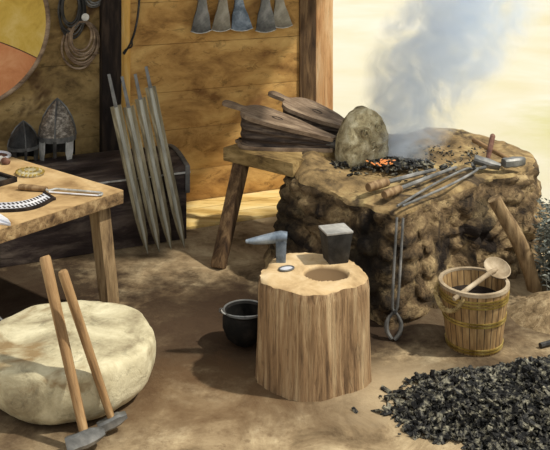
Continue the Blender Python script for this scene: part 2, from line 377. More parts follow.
# hearth stone
def hstone(bm):
    out = [(-.155,0), (-.158,.10), (-.13,.2), (-.075,.275), (0,.312), (.075,.29), (.125,.23), (.148,.14), (.15,.05), (.14,0)]
    o3 = spline([(x,y,0) for x,y in out], 6)
    N = len(o3); th = .075; rings = []
    for (s, d) in ((0,-th),(.5,-th-.004),(.85,-th+.003),(.97,-th+.02),(1,-th/2),(1,th/2),(.97,th-.02),(.85,th),(.5,th+.004),(0,th)):
        r = []
        for p in o3:
            q = Vector((p.x*s, d, .14 + (p.y-.14)*s)) if s else Vector((0, d, .14))
            if s:
                k = 1 + .022*fbm(q + Vector((0,0,3)), 14, 4); q.x *= k; q.z = max(0, q.z*k); q.y += .012*fbm(q, 22, 4)
            r.append(bm.verts.new(q))
            if not s: break
        rings.append(r)
    for A, B in zip(rings, rings[1:]):
        for i in range(N-1 if len(A) > 1 and len(B) > 1 else N-1):
            if len(A) == 1: bm.faces.new((A[0], B[i], B[i+1]))
            elif len(B) == 1: bm.faces.new((A[i], A[i+1], B[0]))
            else: bm.faces.new((A[i], A[i+1], B[i+1], B[i]))
        if len(A) > 1 and len(B) > 1: bm.faces.new((A[N-1], A[0], B[0], B[N-1]))
        elif len(A) == 1: bm.faces.new((A[0], B[N-1], B[0]))
        else: bm.faces.new((A[N-1], A[0], B[0]))
o = obj('hearth_stone', hstone, M['hearth_stone'], sharp=60); o.location = (.53, 5.46, .548); o.rotation_euler = (0,0,math.radians(22)); o.scale = (1.0,1.15,1.13)
tag(o, 'upright rounded grey stone shielding the bellows beside the fire', 'stone')
# faint carved spirals on the stone
def spiral(bm, cx, cz, r, a0):
    pts = [(cx + r*(1-i/26)*math.cos(a0+i*.42), -.086, cz + r*(1-i/26)*math.sin(a0+i*.42)) for i in range(24)]
    add_tube(bm, pts, .0045, 5)
def carv(bm):
    spiral(bm, -.03, .20, .035, 0); spiral(bm, .06, .22, .028, 2); spiral(bm, .02, .13, .03, 4)
c_ = obj('carving', carv, M['hearth_stone'], o)

def shard(V, F, p, s, rnd=random):
    """one angular chip as eight jittered corners"""
    e = [rnd.uniform(.8, 1.5)*s, rnd.uniform(.3, .6)*s, rnd.uniform(.2, .45)*s]
    R = Matrix.Rotation(rnd.uniform(0, 6.3), 3, 'Z') @ Matrix.Rotation(rnd.uniform(-.9, .9), 3, 'X') @ Matrix.Rotation(rnd.uniform(-.6,.6), 3, 'Y')
    b0 = len(V)
    for x in (-1,1):
        for y in (-1,1):
            for z in (-1,1):
                V.append(Vector(p) + R @ Vector((x*e[0]*rnd.uniform(.5,1), y*e[1]*rnd.uniform(.5,1), z*e[2]*rnd.uniform(.5,1))))
    for q in ((0,1,3,2),(4,6,7,5),(0,4,5,1),(2,3,7,6),(0,2,6,4),(1,5,7,3)): F.append([b0+i for i in q])
def shards_obj(name, pts, m, parent=None):
    V, F = [], []
    for p, s in pts: shard(V, F, p, s)
    me = bpy.data.meshes.new(name); me.from_pydata([tuple(v) for v in V], [], F); me.materials.append(m); me.update()
    o = bpy.data.objects.new(name, me); C.objects.link(o)
    if parent: o.parent = parent
    return o
pts = []
for i in range(420):
    a = random.uniform(0, 6.28); r = abs(random.gauss(0, .5))
    x = .70 + .30*r*math.cos(a); y = 5.36 + .17*r*math.sin(a)
    if r > 1.7: continue
    pts.append(((x, y, .56 + .05*max(0, 1-r) + random.uniform(0,.012)), random.uniform(.012, .026)))
for i in range(180):
    pts.append(((random.uniform(.75, 1.35), random.uniform(5.45, 5.95), .563), random.uniform(.006, .014)))
for i in range(60):
    pts.append(((.36+random.gauss(0,.04), 5.36+random.gauss(0,.03), .57+random.uniform(0,.03)), random.uniform(.012, .022)))
hc = shards_obj('hearth_coals', pts, M['coal'])
tag(hc, 'charcoal and hot coals heaped before the upright stone on the forge', 'coals', kind='stuff')
pts = [((.64+random.gauss(0,.035), 5.285+random.gauss(0,.018), .61+random.uniform(0,.02)), random.uniform(.008, .015)) for _ in range(20)]
e_ = shards_obj('ember', pts, M['ember'], hc); e_['label'] = 'glowing orange embers'

# ------------------------------------------------------------------ chopping-block stump with stakes
SX, SY, SH = .17, 4.10, .448
def stump(bm):
    N = 128; rings = []
    def rad(a, z):
        r = .243 + .010*math.cos(3*a+.7) + .008*math.cos(5*a+2) + .007*fbm((math.cos(a)*2, math.sin(a)*2, z*.6), 3.5, 5)
        r += .006*abs(noise.noise(Vector((math.cos(a)*14, math.sin(a)*14, z*1.3))))
        return r*(1 + .05*(1-z/SH)**2 - .03*max(0, z/SH-.9)/.1)
    bowl = Vector((.062, -.02))
    for j in range(30):
        z = SH*j/29
        rings.append([bm.verts.new((rad(a, z)*math.cos(a), rad(a, z)*math.sin(a), z + (.010*fbm((math.cos(a), math.sin(a), 1), 3, 3) if j == 29 else 0) - (0.012*max(0, noise.noise(Vector((a*3, 7, 0)))) if j == 29 else 0))) for a in [2*PI*k/N for k in range(N)]])
    for j in range(1, 22):
        t = 1-j/22; r_ = []
        for k in range(N):
            a = 2*PI*k/N; r = rad(a, SH)*t; x, y = r*math.cos(a), r*math.sin(a)
            e = ((x-bowl.x)/.105)**2 + ((y-bowl.y)/.088)**2
            z = SH + .008*min(1, (1-t)*8) + .003*fbm((x,y,0), 9, 3) - .045*max(0, 1-e)**.6
            r_.append(bm.verts.new((x, y, z)))
        rings.append(r_)
    c = bm.verts.new((0,0, SH+.008-.045*max(0, 1-(bowl.x/.105)**2-(bowl.y/.088)**2)**.6))
    for a, b_ in zip(rings, rings[1:]):
        for i in range(N): bm.faces.new((a[i], a[(i+1) % N], b_[(i+1) % N], b_[i]))
    for i in range(N): bm.faces.new((rings[-1][i], rings[-1][(i+1) % N], c))
    bm.faces.new(rings[0][::-1])
    for k, f in enumerate(bm.faces):
        if k >= 29*N:
            q = f.calc_center_median(); f.material_index = 1
o = obj('stump', stump, [M['stump_side'], M['stump_top'], M['stump_bowl']], sharp=50); o.location = (SX, SY, 0)
tag(o, 'thick upright tree stump used as anvil block with scooped hollow', 'stump')
o = thing('block_anvil', 'square dark iron anvil block at right of the stump top', 'anvil', (.285, 4.225, .435), math.radians(17))
obj('body', lambda bm: add_box(bm, .128, .118, .142, (0,0,.02), bevel=.005, taper=.74), M['iron_dark'], o)
obj('face_plate', lambda bm: add_box(bm, .131, .121, .010, (0,0,.161), bevel=.003), M['iron_top'], o)['label'] = 'top face painted paler, as if lit'
obj('spike', lambda bm: add_box(bm, .05, .05, .06, (0,0,-.035), taper=.4), M['iron_dark'], o)
o = thing('stake_anvil', 'blue grey iron stake anvil with long horn at left of the stump top', 'anvil', (.028, 4.215, .42), 0)
obj('shank', lambda bm: (add_box(bm, .052, .05, .13, (0,0,.02), bevel=.006, taper=.85)), M['iron_blue'], o)
def horn(bm):
    P = [(.028,0,.147), (.0,0,.149), (-.03,0,.145), (-.08,0,.137), (-.13,0,.13), (-.165,0,.128)]
    add_tube(bm, P, [.026,.028,.026,.022,.016,.008], 14)
obj('horn', horn, M['iron_blue'], o)
o = thing('oval_ring', 'small pale oval metal ring lying on the stump beside the stake anvil', 'metal ring', (.052, 4.115, .4575), math.radians(28))
obj('rim', lambda bm: add_tube(bm, [(.036*math.cos(a), .024*math.sin(a), .004) for a in [2*PI*k/28 for k in range(28)]], .0045, 8, True), M['iron'], o)
obj('plate', lambda bm: add_lathe(bm, [(0,0),(.034,0),(.034,.004),(0,.006)], 28), M['white_metal'], o).scale = (1,.66,1)

# ------------------------------------------------------------------ cauldron behind the stump
o = thing('cauldron', 'small black iron cauldron half hidden behind the stump', 'cauldron', (-.148, 4.36, .0)); o.scale = (.87,.87,.87)
obj('pot', lambda bm: add_lathe(bm, [(0,.008),(.06,.01),(.1,.045),(.122,.10),(.122,.15),(.112,.178),(.120,.19),(.112,.192),(.104,.178),(.11,.14),(.10,.07),(0,.03)], 32), M['soot_iron'], o)
obj('rim', lambda bm: add_tube(bm, [(.116*math.cos(a), .116*math.sin(a), .191) for a in [2*PI*k/32 for k in range(32)]], .0055, 8, True), M['iron'], o)
def bail(bm):
    P = [(-.125, -.0, .185)] + [(.128*math.cos(PI - PI*i/14), -.10*math.sin(PI*i/14), .186 + .008*math.sin(PI*i/14)) for i in range(15)] + [(.128, 0, .185)]
    add_tube(bm, P[1:-1], .004, 8)
obj('handle', bail, M['iron_light'], o)
for s in (-1, 1):
    obj('lug', lambda bm: add_tube(bm, [(s*.128 + .012*math.cos(a), 0, .184+.012*math.sin(a)) for a in [2*PI*k/14 for k in range(14)]], .003, 6, True), M['iron'], o)

# ------------------------------------------------------------------ large pale stone with two sledge hammers
def boulder(bm):
    prof = [(0,.0),(.22,.0),(.30,.012),(.348,.06),(.368,.13),(.368,.20),(.360,.228),(.335,.243),(.28,.252),(.2,.258),(.1,.262),(0,.262)]
    P = spline([(r, z, 0) for r, z in prof], 4)
    def wob(a, z): return 1 + .022*math.cos(2*a+1) + .035*fbm((math.cos(a), math.sin(a), z*2), 2.2, 4)
    add_lathe(bm, [(max(0,p.x), max(0,p.y)) for p in P], 96, wob=wob)
    bm.verts.ensure_lookup_table()
    for v in bm.verts:
        if v.co.z > .05: v.co.z += .008*fbm(v.co, 5, 4)
o = obj('boulder', boulder, M['stone'], sharp=70); o.location = (-.905, 3.95, 0)
tag(o, 'big round flat-topped cream boulder on the floor below the table', 'boulder')
def hammer_head(bm, L=.14, w=.042):
    # head along local x, octagonal at the poll and flattened at the peen
    secs = [(-L/2, w*.95, w*.95), (-L/2+.012, w*1.08, w*1.08), (-.028, w, w), (0, w*1.12, w*1.1), (.028, w, w), (L/2-.018, w*1.0, w*.72), (L/2, w*.9, w*.5)]
    rings = []
    for x, a, c in secs:
        k = .38
        q = [(-a/2+a/2*k,-c/2),(a/2-a/2*k,-c/2),(a/2,-c/2+c/2*k),(a/2,c/2-c/2*k),(a/2-a/2*k,c/2),(-a/2+a/2*k,c/2),(-a/2,c/2-c/2*k),(-a/2,-c/2+c/2*k)]
        rings.append([bm.verts.new((x, y, z)) for y, z in q])
    for A, B in zip(rings, rings[1:]):
        for i in range(8): bm.faces.new((A[i], A[(i+1) % 8], B[(i+1) % 8], B[i]))
    bm.faces.new(rings[0][::-1]); bm.faces.new(rings[-1])
def sledge(label, foot, tip, r, L, w, hx):
    foot, tip = Vector(foot), Vector(tip); d = tip-foot
    o = thing('sledge_hammer', label, 'hammer', mat=basis(foot, d, hx), group='sledge hammers leaning on the boulder')
    obj('head', lambda bm: hammer_head(bm, L, w), M['iron'], o)
    n = d.length
    obj('handle', lambda bm: add_tube(bm, [(0,0,-w*.55),(0,0,.05),(0,0,n*.35),(0,0,n*.8),(0,0,n-.01),(0,0,n)], [r*.8,r*.9,r,r*1.1,r*1.12,r*.9], 12), M['handle_tan'], o)
    return o
sledge('sledge hammer with the longer tan handle, left of the two leaning on the boulder', (-.735,3.49,.050), (-.955,3.73,.665), .0205, .15, .058, (1,.22,-.1))
sledge('sledge hammer with the shorter tan handle, right of the two leaning on the boulder', (-.652,3.61,.048), (-.852,3.605,.655), .0175, .118, .042, (1,.35,-.1))

# ------------------------------------------------------------------ work table and the small goods on it
TH, TT = .62, .072
TC = Vector((-.80, 4.76, 0)); TA = math.radians(180-39.5)      # local x runs from the right corner to the back left
TU = Vector((math.cos(TA), math.sin(TA), 0)); TV = Vector((-math.sin(TA), math.cos(TA), 0)) # TV towards front left
tb = thing('work_table', 'heavy tan plank work table at left with square corner pointing right', 'table', mat=basis(TC, (0,0,1), TU))
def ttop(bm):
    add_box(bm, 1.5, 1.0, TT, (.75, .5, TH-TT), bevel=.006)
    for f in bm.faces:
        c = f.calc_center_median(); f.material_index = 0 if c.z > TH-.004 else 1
obj('tabletop', ttop, [M['table_wood'], M['table_edge_shade']], tb)
for x, y in ((.10,.085), (1.36,.09), (.10,.93), (1.36,.92)):
    def lg(bm):
        add_box(bm, .082, .082, TH-TT, (x, y, 0), bevel=.006, taper=.92)
        for v in bm.verts:
            k_ = 1-v.co.z/(TH-TT); v.co.x += (-.05 if x < .8 else .05)*k_; v.co.y += (-.035 if y < .5 else .04)*k_
    obj('leg', lg, M['table_leg'], tb)
def tpt(px, py, z=TH):     # a spot on the table top
    Y = (2.1-z)*900/(py+90); return Vector(((px-275)*Y/900, Y, z))
# hacksaw
a, b2 = tpt(19,190), tpt(102,196)
o = thing('hacksaw', 'hacksaw with brown wooden handle and bright frame lying on the table', 'saw', mat=basis(a, (0,0,1), b2-a))
L = (b2-a).length
obj('handle', lambda bm: add_tube(bm, [(0,0,.017),(.02,0,.017),(.08,0,.017),(.14,0,.016),(.16,0,.016)], [.012,.017,.0165,.013,.011], 12), M['handle_wood'], o)
def sfr(bm):
    add_tube(bm, spline([(.15,0,.016),(.175,-.01,.012),(.19,.022,.01),(.215,.03,.01),(L-.05,.026,.009),(L-.01,.018,.009),(L,-.005,.009),(L-.012,-.018,.009)], 5), .006, 8)
obj('frame', sfr, M['iron_light'], o)
obj('blade', lambda bm: add_box(bm, L-.19, .014, .003, ((L+.17)/2, -.018, .006)), M['white_metal'], o)
# comb
a, b2 = tpt(-6,208), tpt(48,197)
o = thing('comb', 'curved bone comb with a row of dark notches lying near the table edge', 'comb', mat=basis(a, (0,0,1), b2-a)); L = (b2-a).length; o.scale = (1,2.2,1)
def arc_strip(bm, y0, y1, z0, z1):
    n = 20; out = []
    for i in range(n+1):
        t = i/n; out.append((t*L, y0(t)))
    for i in range(n, -1, -1):
        t = i/n; out.append((t*L, y1(t)))
    add_prism(bm, out, z0, z1)
cv = lambda t: -.030*math.sin(PI*t)
obj('body', lambda bm: arc_strip(bm, lambda t: cv(t)-.030+.008*t, lambda t: cv(t)+.034-.012*t, .001, .009), M['white_metal'], o)
obj('back', lambda bm: arc_strip(bm, lambda t: cv(t)-.040+.008*t, lambda t: cv(t)-.029+.008*t, .001, .013), M['black_wood'], o)
obj('end_plate', lambda bm: add_box(bm, .016, .062, .013, (L+.004, -.003, .001), bevel=.002), M['black_wood'], o)
def teeth(bm):
    for i in range(14):
        t = (i+.8)/15
        for yy in (.018, -.010): add_box(bm, L/34, .014, .002, (t*L, cv(t)+yy-.003*t, .0085))
obj('notches', teeth, M['black_wood'], o)
# oval brooch
p = tpt(30,174)
o = thing('oval_brooch', 'oval beaded brooch lying between the mirror and the hacksaw', 'brooch', (p.x, p.y, TH), math.radians(-42)); o.scale = (1.45,1.9,1.3)
obj('plate', lambda bm: add_lathe(bm, [(0,0),(.060,0),(.062,.008),(.045,.017),(0,.021)], 32), M['hearth_stone'], o).scale = (1,.62,1)
def beads(bm):
    for k in range(20):
        a_ = 2*PI*k/20; bmesh.ops.create_icosphere(bm, subdivisions=1, radius=.0062, matrix=Matrix.Translation((.057*math.cos(a_), .035*math.sin(a_), .010)))
    for k in range(11):
        a_ = 2*PI*k/11; bmesh.ops.create_icosphere(bm, subdivisions=1, radius=.0055, matrix=Matrix.Translation((.033*math.cos(a_), .020*math.sin(a_), .018)))
obj('beads', beads, M['brass'], o)
# round hand mirror
p = tpt(-7,158)
o = thing('hand_mirror', 'round dark mirror with pale rim and short brown grip at left edge of the table', 'mirror', (p.x, p.y, TH), math.radians(-48)); o.scale = (1.4,1.4,1.3)
obj('disc', lambda bm: add_lathe(bm, [(0,0),(.066,0),(.066,.006),(0,.006)], 32), M['rag'], o)
obj('rim', lambda bm: add_tube(bm, [(.068*math.cos(a_), .068*math.sin(a_), .008) for a_ in [2*PI*k/32 for k in range(32)]], .0075, 8, True), M['white_metal'], o)
obj('collar', lambda bm: add_tube(bm, [(.07,0,.010),(.085,0,.011),(.10,0,.011)], [.016,.010,.014], 10), M['iron_light'], o)
obj('grip', lambda bm: add_tube(bm, [(.098,0,.011),(.11,0,.012),(.135,0,.012),(.14,0,.012)], [.012,.016,.015,.010], 10), M['rag'], o)
# dark framed mould
p = tpt(-6,182)
o = thing('casting_mould', 'dark flat casting mould with raised edge at left edge of the table', 'mould', (p.x+.01, p.y, TH), math.radians(-38)); o.scale = (1.15,1.7,1.3)
obj('tray', lambda bm: add_box(bm, .15, .075, .010, bevel=.002), M['iron'], o)
def mfr(bm):
    for y in (-.037,.037): add_box(bm, .16, .012, .022, (0,y,0), bevel=.002)
    for x in (-.074,.074): add_box(bm, .012, .075, .022, (x,0,0), bevel=.002)
obj('frame', mfr, M['black_wood'], o)
# pale snips at the front edge
p = tpt(11,227)
o = thing('tin_snips', 'white bladed snips with two pointed blades at the front edge of the table', 'snips', (p.x-.004, p.y+.01, TH+.001), math.radians(-35)); o.scale = (1.5,1.5,1.5)
for nm, ang, z in (('blade', 7, .0), ('blade', -9, .005)):
    def bl(bm):
        out = [(0,0), (-.04,.013), (-.10,.02), (-.17,.012), (-.17,-.008), (-.08,-.008)]
        add_prism(bm, out, z, z+.005, mat=Matrix.Translation((0,0,0)) @ Matrix.Rotation(math.radians(ang), 4, 'Z'))
    o_ = obj(nm, bl, M['white_metal'], o)
obj('rivet', lambda bm: add_lathe(bm, [(0,0),(.007,0),(.006,.013),(0,.015)], 12, (-.15,0,0)), M['iron'], o)

# ------------------------------------------------------------------ chest, helmets, blades
CA = math.radians(24); CW, CL, CH = .545, 1.15, .445
CC = Vector((-.563, 5.745, 0)); CU = Vector((math.cos(CA), math.sin(CA), 0))
ch = thing('chest', 'long dark wooden chest with low curved lid behind the sword blades', 'chest', mat=basis(CC, (0,0,1), CU))
def cbody(bm): add_box(bm, CL, CW, CH-.03, (-CL/2, CW/2, .0), bevel=.008)
obj('body', cbody, M['chest_wood'], ch)
def clid(bm):
    out = [(-.012, 0), (-.012,.045)] + [(-.012+(CW+.024)*k/12, .045+.05*math.sin(PI*k/12)) for k in range(1,12)] + [(CW+.012,.045), (CW+.012,0)]
    add_prism(bm, out, 0, CL+.03, bevel=.004, mat=Matrix.Translation((.015,0,CH-.025)) @ Matrix(((0,0,-1,0),(1,0,0,0),(0,1,0,0),(0,0,0,1))))
obj('lid', clid, M['chest_wood'], ch)
def strap(bm, x):
    pts_ = [(x, -.017, .30), (x, -.017, CH+.02)] + [(x, -.012+(CW+.024)*k/12, CH+.025+.05*math.sin(PI*k/12)) for k in range(0,13)]
    for a_, b_ in zip(pts_, pts_[1:]):
        a_, b_ = Vector(a_), Vector(b_); mm = basis(a_, b_-a_, (1,0,0)); 
        q = bmesh.new(); add_box(q, .03, .006, (b_-a_).length+.002); bmesh.ops.transform(q, matrix=mm, verts=q.verts[:])
        me = bpy.data.meshes.new('t'); q.to_mesh(me); q.free(); bm.from_mesh(me); bpy.data.meshes.remove(me)
obj('iron_strap', lambda bm: strap(bm, -.0), M['iron'], ch)
obj('edge_band', lambda bm: add_box(bm, CL+.02, .005, .010, (-CL/2+.01, -.015, CH-.020)), M['iron_light'], ch)['label'] = 'pale band along the front of the lid'
obj('iron_strap', lambda bm: strap(bm, -1.0), M['iron_dark'], ch)
# helmets stand on the lid
def helmet(label, loc, rz, s, m):
    o = thing('helmet', label, 'helmet', loc, rz, 'helmets on the chest lid'); o.scale = (s,s,s)
    obj('bowl', lambda bm: add_lathe(bm, [(.113,.10),(.118,.10),(.118,.118),(.108,.165),(.088,.215),(.055,.262),(.02,.294),(.006,.308),(0,.310),(0,.30),(.05,.255),(.10,.165),(.112,.12),(.113,.10)], 36), m, o)
    obj('brow_band', lambda bm: add_lathe(bm, [(.117,.095),(.122,.095),(.122,.122),(.116,.122),(.117,.095)], 36), M['iron'], o)
    def rb(bm):
        for a0 in (0, PI/2):
            P = [(.119*c, .125+.0*c, 0) for c in (1,)]
            for sg in (-1,1):
                pts_ = [(sg*r*math.cos(a0), sg*r*math.sin(a0), z) for r, z in [(.121,.12),(.111,.167),(.091,.217),(.058,.265),(.022,.298),(.0,.313)]]
                add_tube(bm, pts_, .006, 6)
    obj('rib', rb, M['iron'], o)
    obj('nose_guard', lambda bm: add_box(bm, .022, .008, .085, (0,-.119,.02), bevel=.002), M['iron_dark'], o)
    for sg in (-1, 1):
        def ck(bm):
            out = [(-.030,.10),(.032,.10),(.030,.045),(.018,.001),(-.02,.001),(-.032,.04)]
            a0 = sg*.85
            add_prism(bm, out, -.003, .003, mat=Matrix.Rotation(a0, 4, 'Z') @ Matrix.Translation((0,-.116,0)) @ Matrix.Rotation(PI/2, 4, 'X'))
        obj('cheek_guard', ck, M['iron_light'] if m is M['helmet'] else m, o)
    def bk(bm):
        add_tube(bm, [(.112*math.cos(a_), .112*math.sin(a_), .05) for a_ in [.25+ (PI-.5)*k/14 for k in range(15)]], .05, 8, flat=.07, hint=Vector((0,0,1)))
    def bk2(bm):
        n = 16; R1 = []; R2 = []
        for k in range(n+1):
            a_ = .3+(PI-.6)*k/n
            for lst, z in ((R1,.002),(R2,.10)): lst.append([bm.verts.new((r*math.cos(a_), r*math.sin(a_), z)) for r in (.110,.116)])
        for k in range(n):
            for j in (0,1): bm.faces.new((R1[k][j], R1[k+1][j], R2[k+1][j], R2[k][j]))
            bm.faces.new((R1[k][0], R1[k+1][0], R1[k+1][1], R1[k][1]))
    obj('neck_guard', bk2, M['iron_dark'], o)
    return o
hp = Vector((CC.x, CC.y, 0)) - CU*.72 + Vector((-math.sin(CA), math.cos(CA), 0))*.22
helmet('pointed iron helmet with pale cheek guards on the chest', (-1.40, 5.79, CH+.066), math.radians(6), 1.0, M['helmet']).scale = (.98,.98,1.2)
helmet('smaller dark brown helmet behind and left of the pointed one', (-1.60, 5.72, CH+.064), math.radians(25), .80, M['iron_dark'])

def blade_shape(bm, L, w):
    # local z from tip to shoulder; a flat diamond section with a groove down the middle
    st = [(0,.06), (.05,.42), (.12,.72), (.22,.92), (.4,1), (L,1.05)]
    rings = []
    for z, k in st:
        h = w/2*k; t = .0045 if z > .01 else .002; g = h*.36
        rings.append([bm.verts.new(p) for p in ((-h,0,z), (-g,-t*1.4,z), (-g*.7,-t*.6,z), (g*.7,-t*.6,z), (g,-t*1.4,z), (h,0,z), (g,t*1.4,z), (-g,t*1.4,z))])
    for A, B in zip(rings, rings[1:]):
        for i in range(8):
            f = bm.faces.new((A[i], A[(i+1) % 8], B[(i+1) % 8], B[i]))
            if i in (1,2,3): f.material_index = 1
    bm.faces.new(rings[0][::-1]); bm.faces.new(rings[-1])
def cfront(x): return CC.y + (x-CC.x)*math.tan(CA)
# (tip x, top x, top z, tang length, words)
bl = [(-.775, -1.040, 1.07, .20, 'leftmost of the four unhilted sword blades leaning on the chest'),
      (-.708, -.962, 1.05, .19, 'second sword blade from the left, leaning on the chest over its dark front'),
      (-.640, -.885, 1.06, .155, 'third sword blade from the left, leaning on the chest'),
      (-.562, -.822, 1.10, .13, 'rightmost of the four sword blades, at the right end of the chest')]
proto = None
for i, (x0, x1, zt, tl, lab) in enumerate(bl):
    xm = x0 + (x1-x0)*.5/zt; ym = min(cfront(xm) - .045, CC.y-.04)
    d = Vector((x1-x0, .13*zt/.97, zt)); y0 = ym - d.y*.49/zt
    mm = basis((x0, y0, .004), d, (1, .35 if i != 1 else .1, 0)); L = d.length
    o = thing('sword_blade', lab, 'sword blade', mat=mm, group='sword blades leaning on the chest')
    obj('blade', lambda bm: blade_shape(bm, L-tl, .066), [M['blade'], M['blade_mid']], o, sharp=20)
    obj('tang', lambda bm: add_box(bm, .019, .008, tl+.01, (0,0,L-tl-.01), bevel=.002, taper=1.25), M['iron'], o)

# ------------------------------------------------------------------ bench and bellows
BA = math.radians(-40); B0 = Vector((-.325, 5.60, 0)); BH, BT = .625, .085
bn = thing('bench', 'rough thick plank bench carrying the bellows beside the forge', 'bench', mat=basis(B0, (0,0,1), (math.cos(BA), math.sin(BA), 0)))
def btop(bm):
    add_box(bm, .56, .24, BT, (.28, .12, BH-BT), bevel=.01); add_box(bm, .56, .24, BT, (.31, .365, BH-BT), bevel=.01); add_box(bm, .50, .2, BT, (.35, .59, BH-BT), bevel=.01)
obj('seat', btop, M['bench_wood'], bn)
Mi = bn.matrix_world.inverted()
for a_, b_ in ((Vector((-.205,5.575,BH-BT+.01)), Vector((-.335,5.27,0))), (Vector((.30,5.84,BH-BT+.01)), Vector((.36,6.18,0)))):
    a_, b_ = Mi @ a_, Mi @ b_
    def bl_(bm):
        d = a_-b_; q = basis(b_, d, (1,0,0)); add_box(bm, .088, .07, d.length, (0,0,0), bevel=.012, taper=.9); bmesh.ops.transform(bm, matrix=q, verts=bm.verts[:])
        for v in bm.verts: v.co.z = max(0, v.co.z)
    obj('leg', bl_, M['post_wood'], bn)
def board_outline(L, W, hl=.155, hw=.038):
    """handle at -x, wide end at x = 0, nozzle end at x = L"""
    half = spline([(-hl,0,0), (-hl+.005,hw*.8,0), (-hl+.05,hw,0), (-.04,hw*.75,0), (-.012,hw*.9,0), (.004,W*.30,0), (.05,W*.46,0), (.13,W*.5,0), (.3,W*.40,0), (L*.75,W*.24,0), (L,.035,0)], 5)
    return [(p.x, p.y) for p in half] + [(p.x, -p.y) for p in half[::-1][:-1]]
def bellows(label, mm, L, W, H):
    """hinged at the nozzle: the upper board slopes up towards the handle"""
    o = thing('bellows', label, 'bellows', mat=mm, group='bellows on the bench')
    tilt = math.atan2(H-.075, L)
    TM = Matrix.Translation((L, 0, .062)) @ Matrix.Rotation(tilt, 4, 'Y') @ Matrix.Translation((-L, 0, 0))
    tbd = obj('top_board', lambda bm: add_prism(bm, board_outline(L, W), 0, .024, .004, TM), M['bellows_wood'], o)
    def val(bm):
        add_tube(bm, [(TM @ Vector((.22+.035*math.cos(a_), .02*math.sin(a_), .024))) for a_ in [2*PI*k/20 for k in range(20)]], .004, 6, True)
    obj('valve', val, M['leather'], tbd)
    obj('bottom_board', lambda bm: add_prism(bm, board_outline(L, W, .03), 0, .022, .004), M['bellows_wood'], o)
    half = spline([(.012,.0,0),(.02,W*.30,0),(.06,W*.44,0),(.13,W*.48,0),(.3,W*.38,0),(L*.75,W*.22,0),(L-.01,.03,0)], 7)
    out = [(p.x, p.y) for p in half] + [(p.x, -p.y) for p in half[::-1][:-1]]
    def lea(bm):
        K = 14; rings = []
        for j in range(K+1):
            t = j/K; r = []
            for x, y in out:
                zt = (TM @ Vector((x, y, 0))).z; z = .018 + (zt+.004-.018)*t
                k = 1 - .10*abs(math.sin(PI*t*3)) + .03*noise.noise(Vector((x*9, y*9, t*4)))
                r.append(bm.verts.new((.2+(x-.2)*(1-(1-k)*.35), y*k, z)))
            rings.append(r)
        N = len(out)
        for A, B in zip(rings, rings[1:]):
            for i in range(N): bm.faces.new((A[i], A[(i+1) % N], B[(i+1) % N], B[i]))
        bm.faces.new(rings[0][::-1]); bm.faces.new(rings[-1])
    obj('leather', lea, M['leather'], o, sharp=80)
    obj('nozzle', lambda bm: add_tube(bm, [(L-.04,0,.045),(L+.02,0,.042),(L+.10,0,.035)], [.034,.026,.017], 14), M['iron_dark'], o)
    return o
a_, b_ = Vector((-.205,5.71,BH+.001)), Vector((.36,5.50,BH+.001))
bellows('nearer dark leather bellows with paddle handle at front of the bench', basis(a_, (0,0,1), b_-a_), (b_-a_).length, .31, .215)
a_, b_ = Vector((.075,5.97,BH+.001)), Vector((.53,5.68,BH+.001))
bellows('farther bellows lying behind the other near the door post', basis(a_, (0,0,1), b_-a_), (b_-a_).length, .30, .215)

# ------------------------------------------------------------------ tools on and against the forge
def ft(px, py, z=.572):
    Y = (2.1-z)*900/(py+90); return Vector(((px-275)*Y/900, Y, z))
def rod_tool(label, p0, p1, hl, r):
    o = thing('file', label, 'hand tool', mat=basis(p0, (0,0,1), p1-p0), group='wooden handled tools on the forge'); L = (p1-p0).length
    obj('handle', lambda bm: add_tube(bm, [(0,0,r),(.008,0,r),(hl*.5,0,r),(hl-.01,0,r),(hl,0,r)], [r*.85,r,r*1.02,r*.95,r*.8], 14), M['handle_wood'], o)
    obj('blade', lambda bm: add_tube(bm, [(hl-.01,0,r),(L*.7,0,r*.9),(L,0,r*.75)], [r*.55,r*.5,r*.4], 8), M['iron'], o)
rod_tool('left of two tools with thick round wooden handles on the forge top', ft(368,192), ft(435,173), .155, .025)
rod_tool('right of two tools with round wooden handles, beside the long tongs', ft(384,199), ft(456,170), .150, .022)
def tongs(bm, L, s, jaw=.13, sp=1.0):
    """one arm of a pair of tongs lying in the xz plane, pivot at x = jaw, jaws at x = 0, reins to x = L"""
    P = [(0,s*.006), (jaw*.25,s*.03), (jaw*.6,s*.034), (jaw*.9,s*.014), (jaw*1.06,-s*.008), (jaw*1.4,-s*.022*sp), (L*.55,-s*.026*sp), (L,-s*.016)]
    pts_ = spline([(x, s*.004, z) for x, z in P], 5)
    n = len(pts_); add_tube(bm, pts_, [.0085+.003*math.sin(PI*min(1, i/n*2.6)) if i/n < .4 else .0085-.002*i/n for i in range(n)], 8)
def make_tongs(label, p0, p1, hint, jaw=.13, grp=None, sp=1.0):
    p0, p1 = Vector(p0), Vector(p1); d = p1-p0; x = d.normalized()
    z = Vector(hint); z = (z - x*z.dot(x)).normalized(); y = z.cross(x)
    mm = Matrix((x, y, z)).transposed().to_4x4(); mm.translation = p0
    o = thing('tongs', label, 'tongs', mat=mm)
    for s in (-1, 1): obj('arm', lambda bm: tongs(bm, d.length, s, jaw, sp), M['iron'], o)
    obj('rivet', lambda bm: add_tube(bm, [(jaw,-.014,0),(jaw,.014,0)], .009, 10), M['iron_dark'], o)
make_tongs('long iron tongs standing upright against the front corner of the forge', (.575, 4.385, .008), (.628, 4.52, .555), (1,0,0), .125, 1, .62)
make_tongs('long iron tongs lying flat across the forge top', ft(484,163,.585), ft(400,206,.578), (.4,-.6,0), .13, None, 1.7)
